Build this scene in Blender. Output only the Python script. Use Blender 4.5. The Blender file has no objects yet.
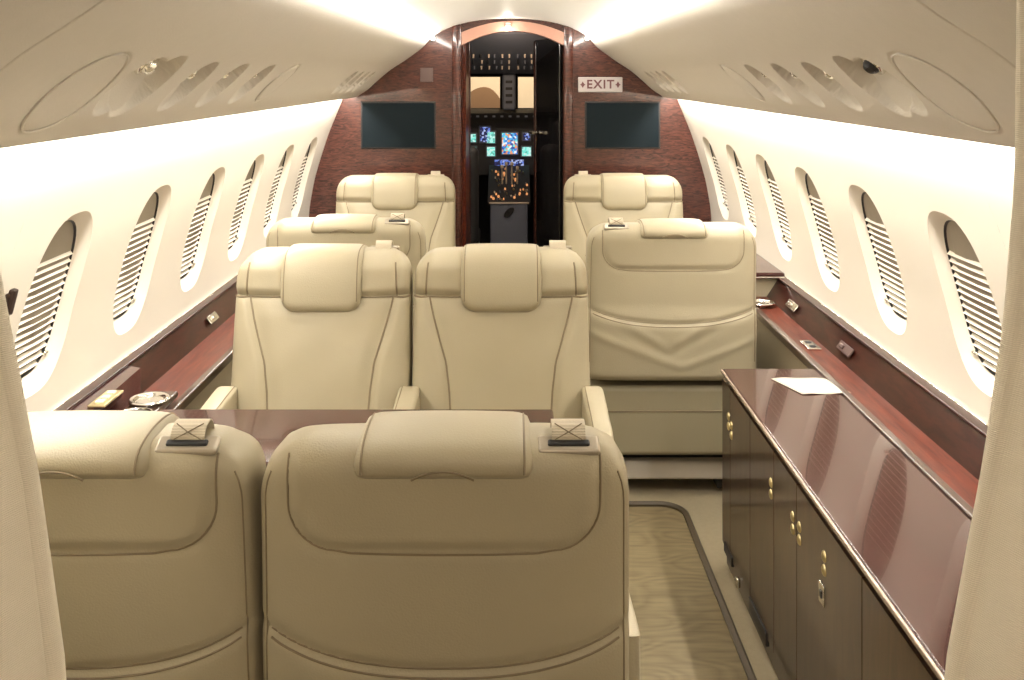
import bpy, bmesh, math, random
import numpy as np
from mathutils import Vector, Matrix
random.seed(4)
C = bpy.context.scene.collection
SC = bpy.context.scene

# ------------------------------------------------------------------ camera
EYE = 1.56
cd = bpy.data.cameras.new('camera'); cam = bpy.data.objects.new('camera', cd); C.objects.link(cam)
cam.location = (0, 0, EYE); cam.rotation_euler = (math.pi/2, 0, 0)
cd.sensor_width = 36; cd.lens = 1000/1024*36
cd.shift_x = (512-510)/1024; cd.shift_y = -(340-75)/1024
cd.clip_start = .02
SC.camera = cam
# ------------------------------------------------------------------ world, view
w = bpy.data.worlds.new('world'); SC.world = w; w.use_nodes = True
w.node_tree.nodes['Background'].inputs[0].default_value = (.9, .95, 1, 1)
w.node_tree.nodes['Background'].inputs[1].default_value = .15
SC.view_settings.view_transform = 'Standard'; SC.view_settings.look = 'None'
SC.view_settings.gamma = 1; SC.view_settings.use_curve_mapping = False
SC.view_settings.exposure = -0.14
YB = 5.8
# ------------------------------------------------------------------ lamps
def area(name, loc, d, sx, sy, power, col, spread=math.pi):
    l = bpy.data.lights.new(name, 'AREA'); l.shape = 'RECTANGLE'; l.size = sx; l.size_y = sy
    l.energy = power; l.color = col; l.spread = spread
    o = bpy.data.objects.new(name, l); C.objects.link(o); o.location = loc
    z = -Vector(d).normalized(); y = Vector((0, 1, 0)); y = (y - z*y.dot(z)).normalized(); x = y.cross(z)
    o.rotation_euler = Matrix((x, y, z)).transposed().to_euler()
    return o
WARM = (1, .95, .88)
for s in (-1, 1):
    # LED wash hidden behind the lower lip of each valance, pointing down the sidewall
    area('valance_lamp', (s*.925, 3.45, 1.462), (s*.30, 0, -1), .03, 4.6, 50, WARM)
area('added_aft_fill', (.0, -.35, 1.83), (0, .35, -1), .4, .3, 10, (1, .86, .72))  # warm fill added behind the camera for curtains and near seat backs
for s in (-1, 1): area('added_curtain_fill', (s*.74, .55, 1.70), (s*.15, .75, -1), .12, .12, 46, (1, .93, .82), 2.3)  # unseen pair of fills added to brighten the curtains
area('added_cockpit_fill', (0.0, 6.5, 1.82), (0, .5, -1), .2, .1, 5, (1, .75, .55))  # added warm fill that lifts the dim cockpit
area('apron_lamp', (0, 8.9, 2.6), (0, 1, -.8), 1.5, .5, 75, (1, .78, .52))

# ------------------------------------------------------------------ materials
def newmat(name):
    m = bpy.data.materials.new(name); m.use_nodes = True
    return m, m.node_tree.nodes, m.node_tree.links, m.node_tree.nodes['Principled BSDF']
def plain(name, col, rough=.5, metal=0, coat=0, emit=None, es=1, bump=0, bscale=200, var=.06, vscale=8):
    m, n, l, b = newmat(name)
    b.inputs['Roughness'].default_value = rough; b.inputs['Metallic'].default_value = metal
    b.inputs['Coat Weight'].default_value = coat; b.inputs['Coat Roughness'].default_value = .04
    tc = n.new('ShaderNodeTexCoord')
    if emit:
        b.inputs['Base Color'].default_value = (*col, 1)
        b.inputs['Emission Color'].default_value = (*emit, 1); b.inputs['Emission Strength'].default_value = es
        return m
    nz = n.new('ShaderNodeTexNoise'); nz.inputs['Scale'].default_value = vscale; nz.inputs['Detail'].default_value = 4
    l.new(tc.outputs['Object'], nz.inputs['Vector'])
    mx = n.new('ShaderNodeMix'); mx.data_type = 'RGBA'
    mx.inputs[6].default_value = (*[c*(1-var) for c in col], 1); mx.inputs[7].default_value = (*[min(1, c*(1+var)) for c in col], 1)
    l.new(nz.outputs['Fac'], mx.inputs[0]); l.new(mx.outputs[2], b.inputs['Base Color'])
    if bump:
        n2 = n.new('ShaderNodeTexNoise'); n2.inputs['Scale'].default_value = bscale; n2.inputs['Detail'].default_value = 3
        l.new(tc.outputs['Object'], n2.inputs['Vector'])
        bp = n.new('ShaderNodeBump'); bp.inputs['Strength'].default_value = bump; bp.inputs['Distance'].default_value = .002
        l.new(n2.outputs['Fac'], bp.inputs['Height']); l.new(bp.outputs['Normal'], b.inputs['Normal'])
    return m
def wood(name, c0, c1, stretch, scale=6, rough=.25, coat=1, dist=1.2, spec=.5, coat_rough=.04):
    """stretch: per-axis multiplier; a small number makes the grain run along that axis"""
    m, n, l, b = newmat(name)
    b.inputs['Roughness'].default_value = rough; b.inputs['Coat Weight'].default_value = coat
    b.inputs['Coat Roughness'].default_value = coat_rough; b.inputs['Specular IOR Level'].default_value = spec
    tc = n.new('ShaderNodeTexCoord'); mp = n.new('ShaderNodeMapping'); mp.inputs['Scale'].default_value = stretch
    l.new(tc.outputs['Object'], mp.inputs['Vector'])
    a = n.new('ShaderNodeTexNoise'); a.inputs['Scale'].default_value = scale; a.inputs['Detail'].default_value = 8
    a.inputs['Roughness'].default_value = .65; a.inputs['Distortion'].default_value = dist
    l.new(mp.outputs[0], a.inputs['Vector'])
    r = n.new('ShaderNodeValToRGB'); r.color_ramp.elements[0].position = .35; r.color_ramp.elements[1].position = .68
    r.color_ramp.elements[0].color = (*c0, 1); r.color_ramp.elements[1].color = (*c1, 1)
    l.new(a.outputs['Fac'], r.inputs['Fac']); l.new(r.outputs['Color'], b.inputs['Base Color'])
    return m
def laminate(name):
    m, n, l, b = newmat(name)
    b.inputs['Roughness'].default_value = .42
    tc = n.new('ShaderNodeTexCoord'); mp = n.new('ShaderNodeMapping'); mp.inputs['Scale'].default_value = (1, 1.9, 1)
    l.new(tc.outputs['Object'], mp.inputs['Vector'])
    a = n.new('ShaderNodeTexNoise'); a.inputs['Scale'].default_value = 3.2; a.inputs['Detail'].default_value = 1
    l.new(mp.outputs[0], a.inputs['Vector'])
    mul = n.new('ShaderNodeMath'); mul.operation = 'MULTIPLY'; mul.inputs[1].default_value = 22
    l.new(a.outputs['Fac'], mul.inputs[0])
    fr = n.new('ShaderNodeMath'); fr.operation = 'PINGPONG'; fr.inputs[1].default_value = 1; l.new(mul.outputs[0], fr.inputs[0])
    g = n.new('ShaderNodeTexNoise'); g.inputs['Scale'].default_value = 26; g.inputs['Detail'].default_value = 6
    m2 = n.new('ShaderNodeMapping'); m2.inputs['Scale'].default_value = (.35, 3, 1)
    l.new(tc.outputs['Object'], m2.inputs['Vector']); l.new(m2.outputs[0], g.inputs['Vector'])
    ad = n.new('ShaderNodeMath'); ad.operation = 'MULTIPLY_ADD'; ad.inputs[1].default_value = .35
    l.new(fr.outputs[0], ad.inputs[0]); l.new(g.outputs['Fac'], ad.inputs[2])
    r = n.new('ShaderNodeValToRGB'); r.color_ramp.elements[0].position = .35; r.color_ramp.elements[1].position = .95
    r.color_ramp.elements[0].color = (.17, .130, .068, 1); r.color_ramp.elements[1].color = (.27, .215, .120, 1)
    l.new(ad.outputs[0], r.inputs['Fac']); l.new(r.outputs['Color'], b.inputs['Base Color'])
    return m
def woven(name, col, sc=900):
    m, n, l, b = newmat(name)
    b.inputs['Roughness'].default_value = .9; b.inputs['Sheen Weight'].default_value = .2
    tc = n.new('ShaderNodeTexCoord')
    wv = n.new('ShaderNodeTexWave'); wv.bands_direction = 'Z'; wv.inputs['Scale'].default_value = sc/6; wv.inputs['Distortion'].default_value = 1.5
    wv.inputs['Detail'].default_value = 2; wv.inputs['Detail Scale'].default_value = 3
    l.new(tc.outputs['Object'], wv.inputs['Vector'])
    mx = n.new('ShaderNodeMix'); mx.data_type = 'RGBA'
    mx.inputs[6].default_value = (*[c*.88 for c in col], 1); mx.inputs[7].default_value = (*col, 1)
    l.new(wv.outputs['Fac'], mx.inputs[0]); l.new(mx.outputs[2], b.inputs['Base Color'])
    bp = n.new('ShaderNodeBump'); bp.inputs['Strength'].default_value = .4; bp.inputs['Distance'].default_value = .0015
    l.new(wv.outputs['Fac'], bp.inputs['Height']); l.new(bp.outputs['Normal'], b.inputs['Normal'])
    return m
def screenmat(name, cols, scale, es):
    m, n, l, b = newmat(name)
    b.inputs['Base Color'].default_value = (.01, .01, .01, 1); b.inputs['Roughness'].default_value = .2
    tc = n.new('ShaderNodeTexCoord'); v = n.new('ShaderNodeTexVoronoi'); v.inputs['Scale'].default_value = scale; v.distance = 'CHEBYCHEV'
    l.new(tc.outputs['Object'], v.inputs['Vector'])
    r = n.new('ShaderNodeValToRGB'); r.color_ramp.interpolation = 'CONSTANT'
    el = r.color_ramp.elements
    while len(el) < len(cols): el.new(.5)
    for i, c in enumerate(cols): el[i].position = i/len(cols); el[i].color = (*c, 1)
    sp = n.new('ShaderNodeSeparateColor'); l.new(v.outputs['Color'], sp.inputs[0]); l.new(sp.outputs[0], r.inputs['Fac'])
    l.new(r.outputs['Color'], b.inputs['Emission Color']); b.inputs['Emission Strength'].default_value = es
    return m

M = dict(
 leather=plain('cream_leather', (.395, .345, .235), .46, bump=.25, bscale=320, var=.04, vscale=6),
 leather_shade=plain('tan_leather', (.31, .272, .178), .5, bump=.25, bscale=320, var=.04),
 piping=plain('piping_seam_shade', (.21, .165, .10), .6),
 wall=plain('cream_wall_laminate', (.77, .715, .61), .55, bump=.05, bscale=90, var=.015, vscale=3),
 valance=plain('beige_ultraleather', (.61, .565, .49), .7, bump=.35, bscale=260, var=.03, vscale=30),
 ceiling=plain('white_ceiling_panel', (.88, .86, .81), .5, var=.01),
 gap=plain('dark_gap', (.02, .018, .015), .8),
 bulk=wood('figured_mahogany', (.016, .004, .004), (.125, .040, .026), (1.3, 1, 7), 9, .3, .7, 2.2, .3),
 veneer=wood('burgundy_veneer', (.034, .012, .010), (.066, .023, .019), (1.2, 8, 8), 14, .16, .5, .6, .25, .02),
 red=wood('red_veneer', (.06, .011, .006), (.145, .030, .013), (9, .8, 9), 8, .35, .12, .5, .15),
 dark=wood('dark_walnut_veneer', (.026, .011, .005), (.060, .028, .014), (7, 7, 1.2), 4, .3, .7, .8, .3),
 kick=wood('burgundy_upright', (.016, .004, .003), (.045, .011, .007), (6, 1, 6), 8, .28, .3, .6, .15),
 edge=plain('polished_edge', (.50, .40, .33), .2, .6),
 chrome=plain('chrome', (.80, .78, .72), .18, 1),
 brass=plain('brass', (.72, .62, .36), .3, 1),
 black=plain('black', (.012, .012, .013), .5),
 gloss=plain('unlit_gloss_black', (.010, .009, .009), .2, coat=1),
 console_side=plain('olive_side_panel', (.32, .275, .19), .6, bump=.2),
 carpet=plain('beige_carpet', (.34, .285, .185), .95, bump=.8, bscale=500, var=.10, vscale=60),
 lip=plain('brown_floor_lip', (.085, .065, .04), .5),
 aisle=laminate('aisle_laminate'),
 fabric=woven('curtain_fabric', (.88, .80, .64)),
 blind=plain('pleat_shadow_brown', (.25, .21, .155), .8, bump=.1),  # brown put in for the shaded folds and the shadow of the reveal
 tv=plain('dark_teal_screen', (.006, .012, .016), .45),
 tvframe=plain('screen_bezel', (.02, .017, .016), .35),
 paper=plain('cream_paper', (.52, .47, .39), .8, var=.02),
 plate=plain('sign_plate', (.50, .46, .45), .4, var=.02),
 signtext=plain('sign_maroon', (.13, .045, .05), .5),
 placard=plain('grey_placard', (.11, .070, .062), .4, .2),
 webbing=woven('belt_webbing', (.62, .55, .42), 600),
 arch=plain('rose_metal', (.50, .27, .20), .35, .1),
 cockpit=plain('cockpit_dark', (.03, .028, .028), .6),
 cockpit_grey=plain('cockpit_grey', (.15, .16, .19), .5),
 pedestal=plain('pedestal_grey', (.17, .18, .23), .5),
 amber=plain('amber_knobs', (.55, .26, .10), .5, emit=(1, .42, .16), es=.8),
 ivory=plain('ivory_knobs', (.75, .62, .48), .5),
 hangar=plain('hangar_wall', (.78, .72, .62), .9),
 brown=plain('hangar_brown', (.22, .14, .09), .8),
 mfd=screenmat('map_display', [(.05, .25, .75), (.9, .95, 1), (.1, .5, .9), (.9, .35, .15), (.05, .1, .4), (.2, .8, .8)], 60, 1.1),
 pfd=screenmat('green_display', [(.2, .9, .75), (.5, 1, .9), (.15, .55, .45), (.7, 1, .9)], 70, 1.0),
 bfd=screenmat('blue_display', [(.15, .25, .8), (.02, .02, .1), (.5, .6, 1), (.02, .02, .06)], 80, .9),
 lamp=plain('lamp_lens', (1, 1, 1), .3, emit=(1, .95, .85), es=14),
 guide=plain('guide_metal', (.42, .37, .29), .35, .5),
 cove=plain('cove_diffuser', (1, 1, 1), .5, emit=(1, .95, .87), es=40),
 rubber=plain('rubber', (.03, .03, .03), .7),
)

M['tv'].node_tree.nodes['Principled BSDF'].inputs['Specular IOR Level'].default_value = .12
# ------------------------------------------------------------------ mesh helpers
class MB:
    def __init__(s): s.v = []; s.f = []; s.w = False
    def add(s, vs, fs):
        k = len(s.v); s.v += [tuple(map(float, v)) for v in vs]; s.f += [tuple(i+k for i in f) for f in fs]; return s
    def build(s, name, m, parent=None, smooth=True, sharp=None):
        me = bpy.data.meshes.new(name); me.from_pydata(s.v, [], s.f)
        bm = bmesh.new(); bm.from_mesh(me); bmesh.ops.recalc_face_normals(bm, faces=bm.faces); bm.to_mesh(me); bm.free()
        me.materials.append(M[m])
        if smooth:
            me.polygons.foreach_set('use_smooth', [True]*len(me.polygons))
            me.set_sharp_from_angle(angle=math.radians(sharp or 40))
        me.update()
        o = bpy.data.objects.new(name, me); C.objects.link(o)
        if parent: o.parent = parent
        if smooth and s.w: wn = o.modifiers.new('weighted', 'WEIGHTED_NORMAL'); wn.keep_sharp = True; wn.weight = 80
        return o
    def rbox(s, c, d, r=.005, seg=3, rot=None):
        s.w = True; bm = bmesh.new(); bmesh.ops.create_cube(bm, size=1)
        for v in bm.verts: v.co = Vector((v.co.x*d[0], v.co.y*d[1], v.co.z*d[2]))
        r = min(r, min(d)*.49)
        if r > 0: bmesh.ops.bevel(bm, geom=bm.edges[:], offset=r, segments=seg, profile=.5, affect='EDGES')
        R_ = Matrix.Rotation(0, 3, 'X')
        if rot: R_ = Matrix.Rotation(rot[2], 3, 'Z') @ Matrix.Rotation(rot[1], 3, 'Y') @ Matrix.Rotation(rot[0], 3, 'X')
        bm.verts.index_update()
        s.add([R_ @ v.co + Vector(c) for v in bm.verts], [[v.index for v in f.verts] for f in bm.faces]); bm.free(); return s
    def tube(s, pts, r, n=8, cap=True, closed=False):
        pts = [Vector(p) for p in pts]; N = len(pts); vs = []; up = None
        for i, p in enumerate(pts):
            a = pts[(i-1) % N] if closed else pts[max(i-1, 0)]; b = pts[(i+1) % N] if closed else pts[min(i+1, N-1)]
            t = (b-a).normalized()
            if up is None: up = t.orthogonal().normalized()
            up = (up - t*up.dot(t)).normalized(); q = t.cross(up)
            rr = r(i/(N-1)) if callable(r) else r
            vs += [p + (up*math.cos(2*math.pi*k/n) + q*math.sin(2*math.pi*k/n))*rr for k in range(n)]
        fs = [(i*n+k, i*n+(k+1) % n, ((i+1) % N)*n+(k+1) % n, ((i+1) % N)*n+k) for i in range(N if closed else N-1) for k in range(n)]
        if cap and not closed: fs += [tuple(range(n)), tuple((N-1)*n+k for k in range(n))]
        return s.add(vs, fs)
    def lathe(s, prof, c=(0, 0, 0), ax=(0, 0, 1), n=24, sc=(1, 1)):
        ax = Vector(ax).normalized(); u = ax.orthogonal().normalized(); q = ax.cross(u); c = Vector(c); vs = []
        if abs(ax.z) > .9: u = Vector((1, 0, 0)); q = ax.cross(u)
        for r, h in prof: vs += [c + ax*h + (u*math.cos(2*math.pi*k/n)*sc[0] + q*math.sin(2*math.pi*k/n)*sc[1])*max(r, 1e-5) for k in range(n)]
        fs = [(i*n+k, i*n+(k+1) % n, (i+1)*n+(k+1) % n, (i+1)*n+k) for i in range(len(prof)-1) for k in range(n)]
        fs += [tuple(range(n)), tuple((len(prof)-1)*n+k for k in range(n))]
        return s.add(vs, fs)
    def prism(s, poly, y0, y1, ax='y'):
        n = len(poly)
        f = {'y': lambda p, t: (p[0], t, p[1]), 'x': lambda p, t: (t, p[0], p[1]), 'z': lambda p, t: (p[0], p[1], t)}[ax]
        return s.add([f(p, y0) for p in poly]+[f(p, y1) for p in poly],
              [tuple(range(n)), tuple(range(n, 2*n))]+[(i, (i+1) % n, n+(i+1) % n, n+i) for i in range(n)])
    def grid(s, fn, nu, nv):
        vs = [fn(i/(nu-1), j/(nv-1)) for i in range(nu) for j in range(nv)]
        return s.add(vs, [(i*nv+j, (i+1)*nv+j, (i+1)*nv+j+1, i*nv+j+1) for i in range(nu-1) for j in range(nv-1)])
def thing(name, label, cat, loc=(0, 0, 0), rz=0, group=None):
    o = bpy.data.objects.new(name, None); C.objects.link(o); o.location = loc; o.rotation_euler = (0, 0, rz)
    o.empty_display_size = .1
    o['label'] = label; o['category'] = cat
    if group: o['group'] = group
    return o
def tag(o, label, cat, group=None):
    o['label'] = label; o['category'] = cat
    if group: o['group'] = group
    return o
def struct(o): o['kind'] = 'structure'; return o
def copy_tree(o, parent=None):
    c = o.copy(); C.objects.link(c)
    if parent: c.parent = parent
    for ch in list(o.children): copy_tree(ch, c)
    return c
def spline(pts, n=8):
    P = [np.array(p, float) for p in pts]; out = []
    for i in range(len(P)-1):
        a = P[max(i-1, 0)]; b = P[i]; c = P[i+1]; d = P[min(i+2, len(P)-1)]
        for k in range(n):
            t = k/n
            out.append(.5*((2*b)+(-a+c)*t+(2*a-5*b+4*c-d)*t*t+(-a+3*b-3*c+d)*t**3))
    out.append(P[-1]); return out
ss = lambda a, b, x: (lambda t: t*t*(3-2*t))(min(1, max(0, (x-a)/(b-a))))

# ================================================================== SHELL
_h = np.array([-.05, .30, .694, .80, .95, 1.073, 1.2265, 1.334, 1.43, 1.50, 1.60])
_x = np.array([1.02, 1.13, 1.170, 1.162, 1.135, 1.100, 1.050, 1.005, .965, .94, .89])
_hh = np.linspace(-.05, 1.60, 400); _xx = np.interp(_hh, _h, _x)
_k = np.exp(-np.linspace(-2, 2, 41)**2); _k /= _k.sum()
_xx = np.convolve(np.pad(_xx, 20, mode='edge'), _k, 'valid')
WX = lambda h: float(np.interp(h, _hh, _xx))
WY = [2.44+.592*k for k in range(6)]
Y0, Y1 = -.7, 5.86
OC, OA, OB = 1.003, .150, .222       # outer opening: centre height, half width, half height
IC, IA, IB = 1.015, .118, .186       # inner opening
def sup(th, a, b, n=2.7):
    c, s_ = math.cos(th), math.sin(th)
    k = (abs(c/a)**n + abs(s_/b)**n)**(-1/n); return k*c, k*s_
for sd, side in ((-1, 'left'), (1, 'right')):
    mb = MB(); HB, HT = .60, 1.58
    def plainwall(a, b, n=2):
        mb.grid(lambda u, v: (sd*WX(HB+(HT-HB)*v), a+(b-a)*u, HB+(HT-HB)*v), n, 40)
    hw = .296
    plainwall(Y0, WY[0]-hw, 3); plainwall(WY[-1]+hw, Y1)
    for wy in WY:
        corners = [math.atan2(z-OC, y) for y in (-hw, hw) for z in (HB, HT)]
        ths = sorted([2*math.pi*k/72-math.pi for k in range(72)] + corners)
        N = len(ths); R = 9; vs = []
        for j in range(R):
            t = (j/(R-1))**1.4
            for th in ths:
                oy, oz = sup(th, OA, OB)
                c, s_ = math.cos(th), math.sin(th)
                k = min(hw/abs(c) if abs(c) > 1e-6 else 9, ((HT-OC) if s_ > 0 else (OC-HB))/abs(s_) if abs(s_) > 1e-6 else 9)
                y = oy+(k*c-oy)*t; z = OC+oz+(k*s_-oz)*t
                vs.append((sd*WX(z), wy+y, z))
        mb.add(vs, [(j*N+i, j*N+(i+1) % N, (j+1)*N+(i+1) % N, (j+1)*N+i) for j in range(R-1) for i in range(N)])
    struct(mb.build('wall_'+side, 'wall', sharp=60))
# windows: reveal + pleated shade
def make_window(idx, sd, wy):
    root = bpy.data.objects.new('window_%d' % idx, None); C.objects.link(root); root.location = (0, wy, 0)
    struct(root)
    ths = [2*math.pi*k/72 for k in range(72)]; N = 72; mb = MB(); vs = []
    D = .034; ST = [(0, 0), (.12, .005), (.45, .010), (.75, D*.72), (.90, D*.80)]
    def ring(t, d, ins=0):
        out = []
        for th in ths:
            oy, oz = sup(th, OA, OB); iy, iz = sup(th, IA, IB)
            y = oy+(iy-oy)*t; z = OC+oz+((IC+iz)-(OC+oz))*t
            if ins: y *= (1-ins/IA); z = IC+(z-IC)*(1-ins/IB)
            out.append((sd*(WX(z)+d), y, z))
        return out
    for t, d in ST: vs += ring(t, d)
    mb.add(vs, [(j*N+i, j*N+(i+1) % N, (j+1)*N+(i+1) % N, (j+1)*N+i) for j in range(len(ST)-1) for i in range(N)])
    mb.build('window_frame', 'wall', root, sharp=50)
    g = MB(); vs = ring(.90, D*.80)+ring(.94, D*.86)+ring(1, D)+ring(1, D+.004, -.004)
    g.add(vs, [(j*N+i, j*N+(i+1) % N, (j+1)*N+(i+1) % N, (j+1)*N+i) for j in range(3) for i in range(N)])
    g.build('window_gasket', 'black', root)
    # slats stand in for lit pleats; brown backing paints their shade and top shadow
    b = MB(); p = .0190; z = IC-IB+.010
    while z < IC+IB*.52:
        tz = min(1, abs(z+.004-IC)/(IB-.003)); a = (1-tz**2.7)**(1/2.7)*(IA-.004)
        X0, X1 = WX(z)+D-.011, WX(z)+D-.003
        b.add([(sd*x_, y, z_) for y in (-a, a) for x_, z_ in ((X0, z), (X1, z+.0095), (X1+.001, z+.0085), (X0+.001, z-.001))],
              [(0, 4, 5, 1), (1, 5, 6, 2), (2, 6, 7, 3), (3, 7, 4, 0), (0, 1, 2, 3), (4, 5, 6, 7)])
        z += p
    b.build('lit_pleat_slats', 'wall', root, smooth=False)
    bk = MB(); ring0 = ring(1, D-.001, -.003); bk.add(ring0, [tuple(range(N))]); bk.build('pleat_shadow_backing', 'blind', root, smooth=False)
    z = IC-IB*.84; k = MB(); k.rbox((sd*(WX(z)+D-.010), IA*.72, z), (.014, .022, .010), .004); k.build('blind_latch', 'chrome', root)
for i, wy in enumerate(WY): make_window(i+1, -1, wy)
for i, wy in enumerate(WY): make_window(i+7, 1, wy)

# valances
VP_ = [(.452, 1.783), (.500, 1.726), (.545, 1.690), (.615, 1.640), (.695, 1.588), (.765, 1.530), (.822, 1.478), (.872, 1.444), (.888, 1.432)]
VP_ = spline(VP_, 10)
_d = np.array([0]+list(np.cumsum([np.linalg.norm(VP_[i+1]-VP_[i]) for i in range(len(VP_)-1)])))
VA = np.array(VP_); VL = _d[-1]
def VS(s_): return np.array([np.interp(s_, _d, VA[:, 0]), np.interp(s_, _d, VA[:, 1])])
def VN(s_):
    a = VS(min(VL, s_+.01))-VS(max(0, s_-.01)); n_ = np.array([a[1], -a[0]]); n_ /= np.linalg.norm(n_)
    return -n_ if n_[0] > 0 and False else n_     # points down and inboard
# s at a given X
sX = lambda x: float(np.interp(x, VA[:, 0], _d))
SCO = [(sX(.755), 1.985, .088), (sX(.755), 2.085, .098), (sX(.760), 2.36, .088), (sX(.760), 2.64, .088), (sX(.760), 2.94, .088), (sX(.77), 4.66, .08), (sX(.77), 4.86, .08), (sX(.77), 5.06, .08), (sX(.77), 5.26, .08)]
DSK = [(sX(.766), 1.765, .108), (sX(.76), 3.26, .09)]
def vdepth(s_, y):
    d = 0
    for c, yc, r in SCO:
        ds, dy = s_-c, (y-yc)
        rr = math.hypot(ds, dy*1.15)/r
        if rr < 1.1:
            up = (c+r-s_)/(2*r)                     # 1 at the upper end, 0 at the lower
            e = ss(1.02, .82, rr) if rr < 1.02 else 0
            e = 1-ss(.95, 1.0, rr)
            d = max(d, e*(.005+.045*(1-(1-up)**2)))
    for c, yc, r in DSK:
        rr = math.hypot(s_-c, y-yc)
        d = max(d, .0055*math.exp(-((rr-r)/.0042)**2))
        if rr < r: d -= .0035*(1-ss(r-.016, r-.004, rr))
    d = max(d, 0.004*math.exp(-((y-1.42)/.003)**2)) if d >= 0 else d
    return d
ysamp = list(np.arange(-.7, 1.40, .3))+list(np.arange(1.40, 1.44, .0015))+list(np.arange(1.445, 3.4, .0042))+list(np.arange(3.4, 5.86, .0075))+[5.86]
ssamp = list(np.linspace(0, sX(.64), 12))+list(np.linspace(sX(.64)+.006, VL, 72))
def inside(y): return y > 1.39
for n_, sd in ((1, -1), (2, 1)):
    mb = MB(); vs = []; J = len(ssamp)+4
    for y in ysamp:
        p = VS(0); vs.append((sd*(p[0]+.03), y, p[1]+.004)); vs.append((sd*(p[0]+.006), y, p[1]+.006))
        for s_ in ssamp:
            p = VS(s_)
            if inside(y):
                dd = vdepth(s_, y)
                if dd: p = p - VN(s_)*dd
            vs.append((sd*p[0], y, p[1]))
        p = VS(VL); vs.append((sd*(p[0]+.006), y, p[1]-.0005)); vs.append((sd*(p[0]+.010), y, p[1]+.012))
    mb.add(vs, [(i*J+j, (i+1)*J+j, (i+1)*J+j+1, i*J+j+1) for i in range(len(ysamp)-1) for j in range(J-1)])
    struct(mb.build('trim_%d' % n_, 'valance', sharp=70))
# eyeball lights / air outlets in the scoops
def ordn(i): return ['first', 'second', 'third', 'fourth', 'fifth'][i]
def gasper(sd, s_, y, r, label, cat, black=False):
    p = VS(s_-r*.28); n_ = VN(s_); d = .034 if y < 2.2 else .027
    p = p - n_*d
    t = thing('reading_light', label, cat, (sd*p[0], y, p[1]), 0, 'eyeball lights in the overhead scoops')
    ax = (sd*n_[0], 0, n_[1])
    b = MB().lathe([(.030, -.012), (.030, .002), (.027, .006), (.021, .006), (.019, .002)], (0, 0, 0), ax); b.build('bezel', 'chrome', t)
    e = MB().lathe([(.004, -.014), (.017, -.006), (.0195, .004), (.016, .013), (.010, .0175), (.008, .015), (.0, .015)], (0, 0, 0), (ax[0]*.7, -.35, ax[2]))
    e.build('eyeball', 'black' if black else 'chrome', t)
for sd, side in ((-1, 'left'), (1, 'right')):
    k = 0
    for (s_, y, r) in SCO[1:]:
        far = y > 4
        if not far:
            gasper(sd, s_, y, r, '%s eyeball light in the %s overhead valance, %s scoop from the curtain' % ('black' if sd == 1 and k == 0 else 'chrome', side, ordn(k)), 'light', sd == 1 and k == 0)
        else:
            gasper(sd, s_, y, r, 'tiny chrome eyeball light at the bulkhead end of the %s valance, %s of four' % (side, ordn(k-4)), 'light')
        k += 1
    # the disc edge: a thin raised bead around each flush round cover
    for q, (s_, y, r) in enumerate(DSK):
        pts = []
        for a in range(64):
            th = 2*math.pi*a/64; sx_ = s_+(r-.001)*math.sin(th); p = VS(sx_)+VN(sx_)*.0005
            pts.append((sd*p[0], y+(r-.001)*math.cos(th), p[1]))
        o = MB().tube(pts, .0018, 6, closed=True).build('speaker_cover_rim', 'valance')
        tag(o, ('large round flush cover rim in %s overhead valance beside curtain' if q == 0 else 'round flush cover rim in %s valance beyond the scoops') % side, 'cover')

# ceiling
cx = np.linspace(-.456, .456, 31)
czf = lambda x: 1.888-.30*x*x-1.1*x**4
mb = MB(); mb.add([(x, y, czf(x)) for y in (Y0, Y1) for x in cx], [(i, i+1, 32+i, 31+i) for i in range(30)])
struct(mb.build('ceiling', 'ceiling'))
for sd, side in ((-1, 'left'), (1, 'right')):
    t = thing('cove_light', 'white glowing light tube along the upper edge of the %s overhead valance' % side, 'light', (sd*.443, 0, 1.770))
    MB().tube([(0, y, 0) for y in np.linspace(1.45, YB-.03, 12)], .0095, 10).build('diffuser_tube', 'cove', t)
    for y in (1.445, YB-.026): MB().rbox((0, y, 0), (.022, .012, .022), .003).build('end_cap', 'valance', t)
# fuselage liner behind valances (closes the shell, unlit)
for n_, sd in ((3, -1), (4, 1)):
    mb = MB(); P = [(.50, 1.81), (.62, 1.78), (.80, 1.67), (.92, 1.575), (.90, 1.57)]
    mb.add([(sd*x, y, z) for y in (Y0, Y1) for x, z in P], [(i, i+1, 6+i, 5+i) for i in range(4)])
    struct(mb.build('trim_%d' % n_, 'ceiling'))
# aft closure
mb = MB(); mb.rbox((0, Y0-.02, .95), (2.5, .04, 1.95), 0); struct(mb.build('wall_back', 'wall', smooth=False))

# floor: carpet frame + sunken laminate aisle
AX0, AX1, AY1 = -.30, .637, 3.66
def aisle_outline(off=0, r=.10, zc=None):
    x0, x1, y1 = AX0+off, AX1-off, AY1-off; r = max(.01, r-off)
    pts = [(x0, -.66)]; pts += [(x0, y1-r)]
    pts += [(x0+r-r*math.cos(a), y1-r+r*math.sin(a)) for a in np.linspace(.2, math.pi/2, 7)]
    pts += [(x1-r+r*math.sin(a), y1-r+r*math.cos(a)) for a in np.linspace(0, math.pi/2-.0, 9)]
    pts += [(x1, -.66)]
    return pts
mb = MB(); O = aisle_outline(); n = len(O)
outer = [(-1.15, -.7)]+[(-1.15, YB+.06)]+[(1.15, YB+.06)]+[(1.15, -.7)]
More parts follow.
